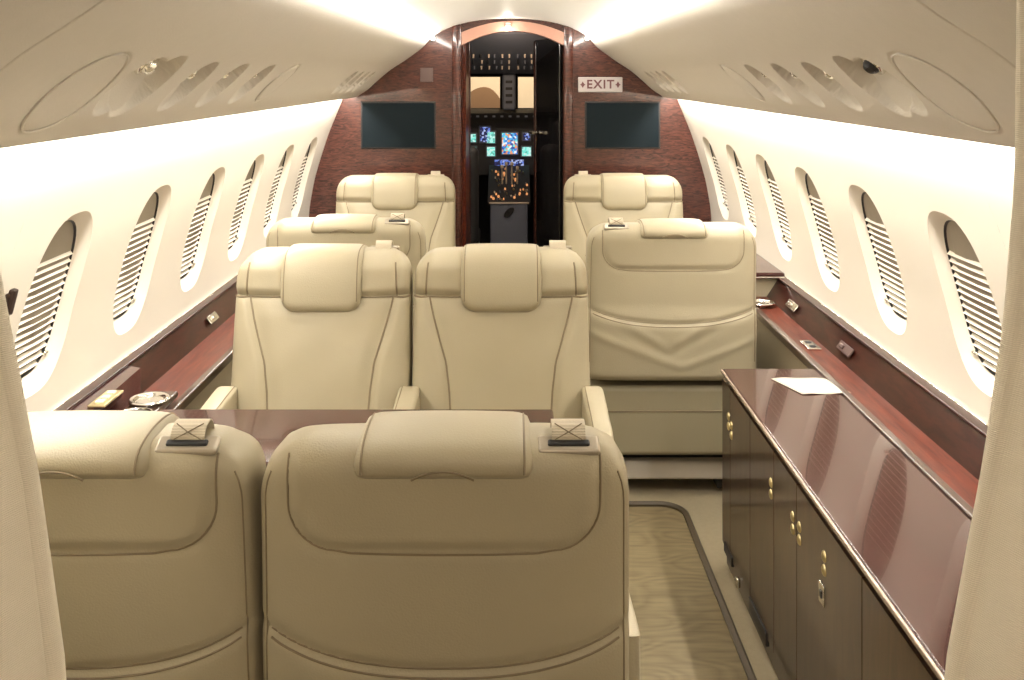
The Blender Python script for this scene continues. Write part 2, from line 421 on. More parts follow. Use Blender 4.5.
# carpet as strips around aisle
mb.add([(x, y, 0) for x, y in [(-1.15, -.7), (AX0, -.7), (AX0, AY1), (-1.15, AY1)]], [(0, 1, 2, 3)])
mb.add([(x, y, 0) for x, y in [(AX1, -.7), (1.15, -.7), (1.15, AY1), (AX1, AY1)]], [(0, 1, 2, 3)])
mb.add([(x, y, 0) for x, y in [(-1.15, AY1), (1.15, AY1), (1.15, YB+.06), (-1.15, YB+.06)]], [(0, 1, 2, 3)])
r = .10
for cxx, sg in ((AX1-r, 1), (AX0+r, -1)):
    arc = [(cxx+sg*r*math.sin(a), AY1-r+r*math.cos(a)) for a in np.linspace(0, math.pi/2, 9)]
    mb.add([(cxx+sg*r, AY1, 0)]+[(x, y, 0) for x, y in arc], [(0, i, i+1) for i in range(1, 9)])
struct(mb.build('floor', 'carpet', smooth=False))
mb = MB(); O = aisle_outline(); I = aisle_outline(.018)
L = [[(x, y, .001) for x, y in O], [(x, y, .004) for x, y in aisle_outline(.006)], [(x, y, -.004) for x, y in I], [(x, y, -.012) for x, y in I]]
n = len(O); mb.add(sum(L, []), [(j*n+i, j*n+i+1, (j+1)*n+i+1, (j+1)*n+i) for j in range(3) for i in range(n-1)])
struct(mb.build('trim_5', 'lip'))
mb = MB(); mb.add([(AX0-.1, -.7, -.012), (AX1+.1, -.7, -.012), (AX1+.1, AY1+.1, -.012), (AX0-.1, AY1+.1, -.012)], [(0, 1, 2, 3)])
o = struct(mb.build('floor_aisle', 'aisle', smooth=False)); o.name = 'trim_6'

# ================================================================== BULKHEAD
JL, JR = -.285, .315
def upper(x): return 1.93 if abs(x) < .5 else max(.0, 1.93-(abs(x)-.5)*.95)
for sd, a, b in ((-1, -1.19, JL), (1, JR, 1.19)):
    mb = MB(); xs = np.linspace(a, b, 24)
    poly = [(a, .0), (b, .0)]+[(x, upper(x)) for x in xs[::-1]]
    mb.prism(poly, YB, YB+.03)
    struct(mb.build('wall_bulkhead_'+('left' if sd < 0 else 'right'), 'bulk', smooth=False))
# rounded glossy door pillars
for n_, x in ((7, JL-.022), (8, JR+.022)):
    mb = MB(); mb.rbox((x, YB+.005, .93), (.060, .075, 1.86), .026, 5); struct(mb.build('trim_%d' % n_, 'bulk'))
# arched header
mb = MB(); ar = []
def harc(x, top): return top-.95*x*x
xs = np.linspace(JL+.0, JR-.0, 25); xc = (JL+JR)/2
poly = [(x, 1.872-.75*(x-xc)**2) for x in xs]+[(x, 1.815-.95*(x-xc)**2) for x in xs[::-1]]
mb.prism(poly, YB-.02, YB+.10); struct(mb.build('trim_9', 'arch'))
mb = MB(); poly = [(x, 1.95) for x in xs]+[(x, 1.870-.75*(x-xc)**2) for x in xs[::-1]]
mb.prism(poly, YB-.0, YB+.03); struct(mb.build('trim_10', 'bulk', smooth=False))
t = thing('ceiling_spotlight', 'small bright round spotlight under the arch over the cockpit door', 'light', (-.012, YB-.035, 1.836))
MB().lathe([(.018, 0), (.020, .006), (.020, .02)], ax=(0, .3, 1)).build('housing', 'chrome', t)
MB().lathe([(.0, -.012), (.010, -.010), (.015, -.004), (.016, .001)], ax=(0, .3, 1)).build('lens', 'lamp', t)
def spot(loc, p, col, r=.02):
    l = bpy.data.lights.new('spotlight_bulb', 'POINT'); l.energy = p; l.color = col; l.shadow_soft_size = r
    o = bpy.data.objects.new('spotlight_bulb', l); C.objects.link(o); o.location = loc
spot((-.012, YB-.06, 1.815), 1.0, (1, .93, .82))
# door leaves folded toward the cockpit
def leaf(name, p, q, z1, label, handle=None, mat='bulk'):
    p = Vector(p); q = Vector(q); d = q-p; c = (p+q)/2; ang = math.atan2(d.y, d.x)
    t = thing(name, label, 'door', (c.x, c.y, 0), ang)
    t2 = MB().rbox((0, 0, z1/2), (d.length, .028, z1), .006); t2.build('leaf', mat, t)
    MB().rbox((d.length/2-.014, -.0, z1/2), (.034, .042, z1-.01), .008).build('stile', 'bulk', t)
    if handle:
        h = MB().lathe([(.012, 0), (.012, .012), (.006, .016), (.006, .04)], (handle, -.02, 1.2), (0, -1, 0))
        h.lathe([(.010, -.05), (.010, .03)], (handle+.01, -.055, 1.2), (1, 0, 0)); h.build('door_handle', 'chrome', t)
        h = MB().lathe([(.012, 0), (.012, .012), (.006, .016), (.006, .04)], (handle, .02, 1.2), (0, 1, 0))
        h.lathe([(.010, -.05), (.010, .03)], (handle+.01, .055, 1.2), (1, 0, 0)); h.build('door_handle', 'chrome', t)
    return t
leaf('cockpit_door', (.302, YB+.07), (.168, YB+.52), 1.78, 'glossy cockpit door leaf painted black as unlit, folded open at the right jamb with chrome handle', .17, 'gloss')  # black colour stands in for the lack of light on this leaf
leaf('cockpit_door', (-.272, YB+.06), (-.268, YB+.50), 1.78, 'mahogany cockpit door leaf folded open at the left jamb, cockpit light painted in as redder wood', None, 'red')  # redder veneer stands in for cockpit light falling on the leaf
# screens
def screen(x0, x1, label):
    t = thing('wall_screen', label, 'screen', ((x0+x1)/2, YB-.004, 1.27)); w_ = x1-x0
    MB().rbox((0, 0, 0), (w_+.012, .014, .272), .004).build('bezel', 'tvframe', t)
    MB().rbox((0, -.008, 0), (w_-.006, .004, .256), .001).build('display', 'tv', t)
screen(-.858, -.436, 'dark switched-off flat screen on the mahogany bulkhead left of the cockpit door')
screen(.440, .864, 'dark switched-off flat screen on the bulkhead under the EXIT sign')
def text(body, size, name, m, parent, loc, rot=(math.pi/2, 0, 0), ext=.001, sx=1, bold=0):
    cu = bpy.data.curves.new(name, 'FONT'); cu.body = body; cu.size = size; cu.align_x = 'CENTER'; cu.align_y = 'CENTER'; cu.extrude = ext; cu.offset = bold
    cu.space_character = 1.15
    tmp = bpy.data.objects.new(name, cu); C.objects.link(tmp)
    me = bpy.data.meshes.new_from_object(tmp.evaluated_get(bpy.context.evaluated_depsgraph_get()))
    bpy.data.objects.remove(tmp); me.materials.clear(); me.materials.append(M[m])
    o = bpy.data.objects.new(name, me); C.objects.link(o); o.parent = parent; o.location = loc; o.rotation_euler = rot; o.scale = (sx, 1, 1)
    return o
t = thing('exit_sign', 'pale rectangular sign reading EXIT between two small diamonds on bulkhead', 'sign', (.523, YB-.004, 1.504))
MB().rbox((0, 0, 0), (.258, .012, .088), .010, 4).build('plate', 'plate', t)
bpy.context.view_layer.update()
text('EXIT', .070, 'lettering', 'signtext', t, (0, -.0068, 0), bold=.0016)
for sx_ in (-1, 1):
    mb = MB(); cxx = sx_*.102; mb.prism([(cxx-.011, 0), (cxx, -.019), (cxx+.011, 0), (cxx, .019)], -.0085, -.005)
    mb.prism([(cxx-.014, -.003), (cxx+.014, -.003), (cxx+.014, .003), (cxx-.014, .003)], -.0086, -.005); mb.build('diamond_mark', 'signtext', t, smooth=False)
o = MB().rbox((-.483, YB-.003, 1.56), (.074, .008, .082), .003).build('bulkhead_placard', 'placard'); tag(o, 'small grey square placard on the mahogany bulkhead above left screen', 'placard')

# ================================================================== COCKPIT
mb = MB(); mb.rbox((-1.0, 7.2, 1.0), (.04, 2.7, 2.2), 0); struct(mb.build('wall_cockpit_left', 'cockpit', smooth=False))
mb = MB(); mb.rbox((1.0, 7.2, 1.0), (.04, 2.7, 2.2), 0); struct(mb.build('wall_cockpit_right', 'cockpit', smooth=False))
mb = MB(); mb.rbox((0, 7.2, -.03), (2.1, 2.7, .04), 0); struct(mb.build('floor_cockpit', 'cockpit', smooth=False))
mb = MB(); mb.rbox((0, 7.0, 1.93), (2.1, 2.4, .04), 0); struct(mb.build('ceiling_cockpit', 'cockpit', smooth=False))
W = lambda px, Y: (px-510)*Y/1000
H_ = lambda py, Y: EYE-(py-75)*Y/1000
# windshield frame at 8.15
Yw = 8.15
t = bpy.data.objects.new('window_13', None); C.objects.link(t); t.location = (0, Yw, 0); struct(t)
mb = MB()
mb.rbox((0, 0, 1.75), (2.0, .05, 2*(1.75-H_(77, Yw))), .004); mb.rbox((0, 0, .6), (2.0, .05, 2*(H_(108, Yw)-.6)), .004)
mb.rbox((W(509, Yw), 0, 1.4), ((518-500)*Yw/1000, .07, .6), .01)
for x in (-.72, .72): mb.rbox((x, 0, 1.4), (.08, .07, .6), .01)
mb.build('window_frame', 'cockpit', t, smooth=False)
mg, n_, l_, b_ = newmat('windshield_glass'); b_.inputs['Transmission Weight'].default_value = 1; b_.inputs['Roughness'].default_value = 0; b_.inputs['IOR'].default_value = 1.01
b_.inputs['Base Color'].default_value = (.97, .95, .9, 1); M['glass'] = mg
MB().rbox((0, .0, 1.4), (1.9, .006, .4), 0).build('pane', 'glass', t, smooth=False)
# hangar beyond
mb = MB(); mb.rbox((0, 10.6, 1.5), (9, .1, 6), 0); struct(mb.build('wall_hangar', 'hangar', smooth=False))
mb = MB(); pts = []
mb.prism([tuple(p) for p in spline([(-1.3, .6), (-.75, 1.20), (-.44, 1.36), (-.32, 1.43), (-.21, 1.435), (-.12, 1.36), (-.03, 1.20), (.1, 1.02), (.3, .6)], 6)], 9.6, 9.9)
struct(mb.build('wall_hangar_mound', 'brown', smooth=False))
# instrument panel
Yp = 7.55
t = thing('instrument_panel', 'black cockpit instrument panel with glowing displays below the windshield', 'instrument panel', (0, Yp, 0))
MB().rbox((0, .06, 1.02), (1.7, .10, .44), .01).build('panel', 'cockpit', t)
mb = MB(); mb.prism([(-.10, 1.225), (-.12, 1.275), (.10, 1.30), (.10, 1.225)], -.85, .85, 'x'); mb.build('glareshield', 'black', t)
for i in range(15):
    x = -.42+i*.06
    MB().rbox((x, -.118, 1.252), (.022, .006, .014), .002).build('annunciator', 'cockpit_grey', t)
D = [('bfd', 480, 127, 490, 142), ('pfd', 487, 132, 495, 143), ('mfd', 502, 133, 517.5, 154), ('pfd', 487, 147, 495, 156), ('pfd', 522, 147, 531, 156), ('bfd', 523, 133, 530, 140), ('pfd', 470, 134, 476, 142), ('pfd', 470, 147, 476, 156),
     ('pfd', 545, 134, 552, 142), ('bfd', 556, 134, 570, 154), ('bfd', 448, 134, 462, 154)]
for m_, a, b, c, d in D:
    f = MB().rbox((W((a+c)/2, Yp), .004, H_((b+d)/2, Yp)), ((c-a+2.4)*Yp/1000, .014, (d-b+2.4)*Yp/1000), .002).build('display_bezel', 'cockpit_grey', t)
    MB().rbox((W((a+c)/2, Yp), -.004, H_((b+d)/2, Yp)), ((c-a)*Yp/1000, .004, (d-b)*Yp/1000), .001).build('screen', m_, f)
# pedestal
t = thing('centre_pedestal', 'grey cockpit centre pedestal topped with throttle levers and amber-lit knobs', 'control pedestal', (W(509, 7), 7.0, 0))
mb = MB(); mb.rbox((0, .05, .33), (.265, .12, .66), .01); mb.build('pedestal_cover', 'pedestal', t)
mb = MB(); mb.prism([(0.0, .64), (.0, .67), (.50, .885), (.52, .60)], -.15, .15, 'x'); mb.build('sloping_top', 'cockpit', t)
mb = MB(); mb.lathe([(.04, 0), (.045, .004), (.04, .008)], (0, -.012, .60), (0, -1, 0), sc=(1, .5)); mb.build('pull_handle', 'black', t)
MB().rbox((0, -.012, .665), (.28, .012, .012), .003).build('trim_bar', 'ivory', t)
for i in range(80):
    v = random.random(); x = random.uniform(-.13, .13); y = .02+v*.42; z = .668+y*.43
    if v > .35 and random.random() < .3: continue
    r_ = random.uniform(.004, .009)
    k = MB().lathe([(r_, 0), (r_, .012), (r_*.7, .016)], (x, y, z), (0, -.4, 1), 8); k.build('knob', random.choice(['amber', 'ivory', 'amber', 'brass', 'cockpit_grey']), t)
for x, h in ((-.05, .09), (-.02, .11), (.02, .11), (.06, .08)):
    k = MB().tube([(x, .24, .77), (x, .22, .80+h*.6), (x, .20, .80+h)], .006, 6); k.rbox((x, .20, .81+h), (.022, .02, .026), .006); k.build('lever', 'ivory', t)
t2 = MB().rbox((0, .50, .90), (.22, .02, .05), .004).build('radio_display', 'bfd', t)
# overhead panel
t = thing('overhead_panel', 'dark overhead switch panel with rows of small pale knobs in the cockpit', 'switch panel', (0, 7.0, 0))
mb = MB(); mb.prism([(-.25, 1.84), (.35, 1.57), (.37, 1.60), (-.2, 1.9)], -.45, .45, 'x'); mb.build('panel', 'cockpit_grey', t)
for i in range(11):
    for j in range(3):
        x = -.26+i*.052+random.uniform(-.008, .008); y = .05+j*.09; z = 1.84-(y+.25)*.45
        MB().lathe([(.007, 0), (.005, .022), (.007, .026)], (x, y, z), (0, -.3, -1), 8).build('switch', random.choice(['ivory', 'cockpit_grey', 'ivory', 'black']), t)
mb = MB(); mb.rbox((W(509, 7.4), .42, 1.44), (.10, .06, .28), .02); mb.build('compass_housing', 'cockpit_grey', t)
for j in range(4): MB().rbox((W(509, 7.4), .388, 1.36+j*.05), (.05, .006, .02), .002).build('compass_window', 'black', t)
# pilot seats, dark
for sd, sl in ((-1, 'left'), (1, 'right')):
    t = thing('pilot_seat', 'dark padded pilot seat on the %s side of the cockpit pedestal' % sl, 'seat', (sd*.44, 6.75, 0))
    MB().rbox((0, 0, .75), (.46, .12, .66), .05, 4).build('backrest', 'cockpit', t)
    MB().rbox((0, .24, .42), (.46, .44, .12), .04, 4).build('cushion', 'cockpit', t)
    MB().rbox((0, 0, 1.15), (.26, .09, .18), .035, 4).build('headrest', 'cockpit', t)
    MB().rbox((0, .2, .18), (.36, .36, .36), .02).build('base', 'cockpit', t)

# ================================================================== CONSOLES
def cross(poly, y0, y1, sd, name, m, parent, y0c=0, **k):
    mb = MB(); mb.prism([(sd*x, z) for x, z in poly], y0-y0c, y1-y0c); return mb.build(name, m, parent, smooth=False, **k)
ZT, ZL = .617, .700
for sd, side, xi in ((-1, 'left', .945), (1, 'right', .985)):
    t = thing('side_console', 'long glossy burgundy wood side ledge along the %s cabin wall under the windows' % side, 'console')
    XW = 1.172
    ya, yb = 1.12, YB-.002
    cross([(xi, ZT), (1.09, ZT), (1.09, ZT-.02), (xi, ZT-.02)], ya, yb, sd, 'tray_top', 'red', t)
    cross([(1.085, ZT-.01), (1.143, ZL-.004), (1.160, ZL-.004), (1.160, ZT-.01)], ya, yb, sd, 'upright_panel', 'kick', t)
    mb = MB(); mb.rbox((sd*1.149, (ya+yb)/2, ZL), (.034, yb-ya, .010), .004); mb.build('ledge_rail', 'kick', t)
    mb = MB(); mb.rbox((sd*1.1645, (ya+yb)/2, ZL+.005), (.006, yb-ya, .006), .002); mb.build('edge_strip', 'chrome', t)
    mb = MB(); mb.rbox((sd*(xi+.004), (ya+yb)/2, ZT-.006), (.026, yb-ya, .030), .006); mb.build('front_rail', 'dark', t)
    cross([(xi+.01, .0), (xi+.01, ZT-.02), (xi+.03, ZT-.02), (xi+.03, .0)], ya, yb, sd, 'side_panel', 'console_side', t)
    cross([(xi-.001, .0), (xi-.001, .055), (xi+.01, .055), (xi+.01, .0)], ya, yb, sd, 'toe_strip', 'lip', t)
    if sd < 0: left_console = t
    else: right_console = t
# raised section near the curtain on the left, with curved end
t = left_console
mb = MB(); poly = [(-1.150, 1.13), (-.960, 1.13), (-.960, 2.40), (-1.066, 2.52), (-1.085, 2.80), (-1.09, 2.95), (-1.150, 2.98)]
poly = poly[:2]+[tuple(p) for p in spline(poly[2:6], 5)]+[poly[6]]
mb.prism(poly, ZT-.005, ZL-.004, 'z'); mb.build('raised_shelf', 'veneer', t, smooth=False)
t = thing('switch_plate', 'brass-toned switch plate with small buttons on the left side ledge', 'switch plate', (-1.075, 2.66, ZL-.004))
MB().rbox((0, 0, .003), (.046, .13, .007), .003).build('plate', 'brass', t)
for j in range(3): MB().rbox((0, -.036+j*.036, .008), (.022, .022, .006), .002).build('button', 'ivory', t)
# cup holder
def cup_holder(loc, label, block=True):
    t = thing('cup_holder', label, 'cup holder', loc)
    if block: MB().rbox((-.001, -.03, -.0085), (.100, .26, .020), .008, 4).build('mount', 'dark', t)
    mb = MB().lathe([(.034, .002), (.049, .003), (.055, .006), (.056, .010), (.052, .013), (.044, .012), (.040, .006), (.038, -.004), (.034, -.006)]); mb.build('chrome_ring', 'chrome', t)
    if block:
        mb = MB().lathe([(.0, .0035), (.036, .0035), (.042, .005), (.044, .003)], (-.0, -.115, 0)); mb.build('glass_recess', 'black', t)
        mb = MB().lathe([(.042, .003), (.045, .008), (.048, .008), (.050, .002)], (-.0, -.115, 0)); mb.build('recess_rim', 'chrome', t)
    MB().lathe([(.0, .004), (.037, .004), (.037, .0065), (0, .0065)]).build('lid', 'chrome', t)
    return t
cup_holder((-1.006, 2.79, .647), 'chrome rimmed cup holder on the left side ledge beside the folding table')
# right: raised box further forward with cream end panel
t = right_console
mb = MB(); mb.rbox((1.048, (4.22+YB)/2, .714), (.226, YB-4.22, .022), .008); mb.build('raised_top', 'veneer', t)
mb = MB(); mb.rbox((1.05, (4.25+YB)/2, .60), (.19, YB-4.25-.01, .20), .012); mb.build('raised_body', 'leather', t)
mb = MB(); mb.rbox((1.048, 4.215, .706), (.222, .008, .008), .003); mb.build('top_edge_strip', 'chrome', t)
cup_holder((1.025, 4.08, ZT+.0065), 'chrome cup holder set in the right side ledge behind the single seat', False)
for x, y, lab in ((1.045, 3.48, 'small chrome outlet plate set flat in the right ledge beyond the paper card'),):
    t = thing('outlet_plate', lab, 'outlet plate', (x, y, ZT))
    MB().rbox((0, 0, .003), (.045, .11, .006), .002).build('plate', 'chrome', t)
    for j in (-.026, .026): MB().rbox((0, j, .0065), (.020, .022, .003), .001).build('socket', 'black', t)
an = math.atan2(.083-.006, .058)
for y, lab in ((3.92, 'chrome latch on the upright panel of the right ledge near the cup holder'), (3.30, 'dull metal plate on the upright panel of the right ledge above the paper card')):
    t = thing('latch_plate', lab, 'latch', (1.108, y, .655)); t.rotation_euler = (0, -an, 0)
    MB().rbox((0, 0, .003), (.030, .12, .006), .002).build('plate', 'chrome' if y > 3.5 else 'placard', t)
    MB().rbox((0, .02, .008), (.014, .03, .010), .003).build('catch', 'chrome' if y > 3.5 else 'placard', t)
t = thing('latch_plate', 'chrome latch on the upright panel of the left ledge beside the double seats', 'latch', (-1.108, 3.72, .655)); t.rotation_euler = (0, an, 0)
MB().rbox((0, 0, .003), (.030, .10, .006), .002).build('plate', 'chrome', t); MB().rbox((0, 0, .008), (.014, .03, .010), .003).build('catch', 'chrome', t)

# ================================================================== RIGHT CABINET
CX0, CX1, CY0, CY1, CT = .680, .975, 1.12, 3.20, .620
t = thing('credenza_cabinet', 'long glossy dark wood cabinet with reflective burgundy top beside the aisle', 'cabinet')
MB().rbox(((CX0+.012+CX1)/2, (CY0+CY1)/2, CT/2-.012), (CX1-CX0-.012, CY1-CY0-.01, CT-.024), .003).build('carcass', 'dark', t)
MB().rbox(((CX0+CX1)/2, (CY0+CY1)/2, CT-.009), (CX1-CX0, CY1-CY0, .020), .005, 3).build('worktop', 'veneer', t)
MB().rbox((CX0-.003, (CY0+CY1)/2, CT-.006), (.008, CY1-CY0, .012), .0035).build('edge_strip', 'edge', t)
seams = [CY1, 3.085, 2.83, 2.575, 2.37, 1.93, 1.50, 1.12]
for i in range(len(seams)-1):
    a, b = seams[i+1]+.0015, seams[i]-.0015
    d = MB().rbox((CX0+.006, (a+b)/2, .33), (.014, b-a, .52), .0015, 2).build('door', 'dark', t)
    L_ = {1: [3.065], 2: [2.60], 3: [2.40], 4: [2.345, 2.16], 5: [1.71], 6: [1.3]}.get(i, [])
    if i == 0: L_ = [3.105]
    for y in L_:
        z = {2.16: .520, 3.105: .50, 3.065: .485}.get(y, .50)
        l_ = MB(); l_.lathe([(.0, .006), (.009, .004), (.012, .002), (.013, 0)], (CX0-.001, y, z), (-1, 0, 0), 20, (1, 1))
        l_.lathe([(.0, .006), (.009, .004), (.012, .002), (.013, 0)], (CX0-.001, y, z-.030), (-1, 0, 0), 20, (1, 1))
        l_.build('latch', 'brass', d)
    if i == 4:
        l_ = MB().rbox((CX0-.002, 2.175, .432), (.004, .035, .045), .002); l_.build('lock_plate', 'chrome', d)
        MB().rbox((CX0-.0045, 2.175, .432), (.003, .012, .016), .001).build('keyhole', 'black', d)
for y, z, dy, dz in ((3.10, .075, .11, .030), (2.73, .070, .19, .036), (2.1, .07, .2, .055)):
    MB().rbox((CX0-.001, y, z), (.010, dy, dz), .003).build('vent_slot', 'black', t)
MB().rbox((CX0-.006, 2.96, .058), (.014, .02, .03), .005).build('door_stop', 'chrome', t)
o = MB(); c4 = [(.805, 3.085), (.972, 3.082), (1.005, 2.945), (.858, 2.935)]
def card(u, v):
    a = np.array(c4[0])*(1-u)+np.array(c4[1])*u; b = np.array(c4[3])*(1-u)+np.array(c4[2])*u; p = a*(1-v)+b*v
    return (p[0], p[1], .6225+.004*math.sin(u*3.1)*(1-v)+.0015*math.sin(u*9))
o.grid(card, 12, 8); o = o.build('paper_card', 'paper'); sm = o.modifiers.new('thickness', 'SOLIDIFY'); sm.thickness = .001; sm.offset = 1
tag(o, 'cream paper card lying on the far end of the dark glossy cabinet', 'card')

# ================================================================== TABLE
t = thing('folding_table', 'glossy burgundy wood folding table between the near and middle seat pairs', 'table', (-.42, 2.48, 0))
MB().rbox((.010, 0, .660), (1.05, .37, .022), .008, 4).build('tabletop', 'veneer', t)
MB().rbox((.010, 0, .644), (1.02, .34, .012), .004).build('under_frame', 'dark', t)
for xx in (-.3, .25): MB().rbox((xx, 0, .630), (.03, .30, .018), .004).build('slide_rail', 'chrome', t)
MB().rbox((-.485, 0, .32), (.04, .10, .64), .006).build('support_post', 'dark', t)

# ================================================================== SEATS
def seat_master(hwb, recline=.13, wrinkle=False, deep=.0, smile=(.736, .676), belt=1, arms=(1, 1), armx=0, HH=.122):
    """faces +Y, origin on the floor below the rear face at the top of the backrest"""
    t = thing('cabin_seat', 'x', 'seat')
    ZTt, ZB, T = 1.020, .44, .150
    def hwz(z):
        b = hwb+(.9-z)*.012
        r = .092; q = (z-(ZTt-r))/r
        if q > 0: b -= r*(1-(max(0, 1-q**2.2))**(1/2.2))*.95
        q = (ZB+.05-z)/.05
        if q > 0: b -= .05*(1-math.sqrt(max(0, 1-q*q)))*.7
        return b
    def htz(z):
        b = T/2+.012*ss(.95, .6, z); q = (z-(ZTt-.060))/.060
        if q > 0: b *= (.10+.90*(max(0, 1-q**2.4))**(1/2.4))
        q = (ZB+.035-z)/.035
        if q > 0: b *= (.10+.90*math.sqrt(max(0, 1-q*q)))
        return b
    yc = lambda z: (ZTt-z)*recline+T/2
    EX = 4.6
    sf = [(.212, .888), (.198, .83), (.178, .76), (.160, .70), (.150, .62), (.145, .54), (.150, .45)]
    k = hwb/.262
    sfz = np.array([p[1] for p in sf][::-1]); sfx = np.array([p[0]*k for p in sf][::-1])
    seamx = lambda z: float(np.interp(z, sfz, sfx))
    def yoke(x, z):   # signed distance-ish (positive inside) of rear yoke, rounded box
        hx, z0, r = .215*k, .860, .07
        dx = abs(x)-(hx-r); dz = (z0+r)-z
        return r-(math.hypot(max(dx, 0), max(dz, 0))+min(max(dx, dz), 0))
    sz = lambda x: smile[1]+(smile[0]-smile[1])*(abs(x)/(hwb*.97))**2.4
    def disp(x, z, front):
        d = 0
        if front:
            zs = .888
            if z > zs and abs(x) > .08:
                d += .016*ss(zs-.002, zs+.03, z)*ss(.08, .14, abs(x))*ss(ZTt, ZTt-.05, z)
                xv = .222*k; d -= .004*math.exp(-((abs(x)-xv)/.009)**2)
            if z <= zs:
                sx_ = seamx(z); q = abs(x)-sx_
                if q > 0: d += .014*ss(0, .025, q)
                else: d += .007*ss(0, .05, -q)*ss(zs, zs-.06, z)
            d -= .005*math.exp(-((z-zs)/.009)**2)
            d += .0015*math.sin(z*31+x*9)*math.sin(x*17+z*5)
        else:
            q = yoke(x, z)
            d += .005*ss(0, .02, q)
            d -= .003*math.exp(-(q/.008)**2)
            q = z-sz(x)
            d -= .006*math.exp(-(q/.008)**2); d += .004*ss(.0, .03, -q)
            if wrinkle and z < .74:
                e = ss(.74, .66, z)
                d += .0042*e*math.exp(-((z-(.575+.62*abs(x+.02)))/.015)**2)*ss(.23, .10, abs(x))*ss(.0, .05, abs(x+.02))
                d -= .003*e*math.exp(-((z-(.545+.55*abs(x+.02)))/.014)**2)*ss(.23, .12, abs(x))
                d += .004*e*math.exp(-((z-(.505+.38*abs(x-.03)))/.016)**2)
                d += .010*e
        return d
    def surf_y(x, z, front, off=0):
        h, w_ = htz(z), hwz(z); c = (max(0, 1-min(1, abs(x)/w_)**EX))**(1/EX)
        return yc(z)+(1 if front else -1)*(h*c+disp(x, z, front)+off)
    zs = list(np.linspace(ZB, ZB+.035, 6))[:-1]+list(np.linspace(ZB+.035, ZTt-.07, 74))+list(ZTt-.07*(1-np.sin(np.linspace(0, math.pi/2, 16)))[1:])
    NH = 60; vs = []
    for z in zs:
        w_ = hwz(z)
        for half in (1, -1):
            for i in range(NH):
                a = i/NH; u = math.cos(math.pi*a); # 1..-1
                # even spacing in the middle, dense at the edges
                x = w_*math.copysign(1-(1-abs(u))**1.0, u) if True else 0
                x = w_*(.5*u+.5*(1-2*a)) if 0 < i else w_
                x = x if half == 1 else -x
                vs.append((x, surf_y(x, z, half == 1), z))
    n = 2*NH; mb = MB()
    fs = [(j*n+i, j*n+(i+1) % n, (j+1)*n+(i+1) % n, (j+1)*n+i) for j in range(len(zs)-1) for i in range(n)]
    for base in (0, (len(zs)-1)*n):           # caps as quads across front/back
        fs += [(base+i, base+i+1, base+(n-i-1), base+(n-i) % n) for i in range(1, NH-1+1) if n-i-1 > i+1]
        fs += [(base, base+1, base+n-1)]
    fs += [(NH-1, NH, NH+1), ((len(zs)-1)*n+NH-1, (len(zs)-1)*n+NH, (len(zs)-1)*n+NH+1)]
    mb.add(vs, fs)
    back = mb.build('backrest', 'leather', t, sharp=60)
    # piping along the seams; its dark tan also paints shade in the grooves
    def pipe(path, front, nm='piping', r=0, off=.0004):
        r = r or (.0030 if front else .0019)
        pts = [(x, surf_y(x, z, front, off), z) for x, z in path]
        return MB().tube(pts, r, 6).build(nm, 'piping', back)
    for sg in (-1, 1):
        pipe([(sg*seamx(z), z) for z in np.linspace(.45, .888, 30)], True)
        pipe([(sg*x, .888) for x in np.linspace(.10, hwz(.888)*.985, 20)], True)
        pipe([(sg*(.222*k-.01*((z-.893)/.13)**2), z) for z in np.linspace(.888, .988, 12)], True)
    hx, z0, r = .215*k, .860, .07
    path = [(-hx, z) for z in np.linspace(1.000, z0+r, 12)]+[(-hx+r-r*math.cos(a), z0+r-r*math.sin(a)) for a in np.linspace(0, math.pi/2, 10)][1:]
    path += [(x, z0-.006*math.cos(x/hx*1.5)) for x in np.linspace(-hx+r, hx-r, 16)][1:-1]+[(-x, z) for x, z in path[::-1]]
    pipe(path, False)
    for sg in (-1, 1): pipe([(sg*(hwz(z)*.950), z) for z in np.linspace(.52, .975, 30)], False, r=.0014)
    for dz in (0, -.012):
        xm = hwb*.93
        pipe([(x, sz(x)+dz) for x in np.linspace(-xm, xm, 36)], False, r=.0018)
    # headrest: padded strap draped over the top, profile swept in x
    mp = [(yc(.842)+T/2+.005, .846), (yc(.90)+T/2+.009, .91), (yc(.965)+T/2+.008, .966), (yc(1.0)+T/2-.010, 1.000), (yc(1.01)-.005, 1.008), (yc(1.0)-T/2+.010, .998), (yc(.98)-T/2-.002, .974)]
    md = np.array(spline(mp, 7)); nx = 29; th = .0205
    Lc = [0]+list(np.cumsum(np.linalg.norm(np.diff(md, axis=0), axis=1))); Lt = Lc[-1]
    mb = MB(); vs = []; NP = 15+2*len(md)-15
    for i in range(nx):
        u = -math.cos(math.pi*i/(nx-1)); x = HH*(.35*u+.65*(2*i/(nx-1)-1)) if 0 < i < nx-1 else HH*u
        ex = 1-abs(x)/HH
        rr = .050; q = (abs(x)-(HH-rr))/rr
        cut = rr*(1-math.sqrt(max(0, 1-q*q)))*.9 if q > 0 else 0
        q2 = (abs(x)-(HH-.02))/.02; cut2 = .012*(1-math.sqrt(max(0, 1-q2*q2))) if q2 > 0 else 0
        tt = th*(max(.0, 1-(abs(x)/HH)**14))**.5+.0015
        L0, L1 = cut, Lt-cut2
        ls = np.linspace(L0, L1, 34); P = np.array([[np.interp(q_, Lc, md[:, 0]), np.interp(q_, Lc, md[:, 1])] for q_ in ls])
        d_ = np.gradient(P, axis=0); d_ /= np.linalg.norm(d_, axis=1)[:, None]; nn = np.stack([d_[:, 1], -d_[:, 0]], 1)
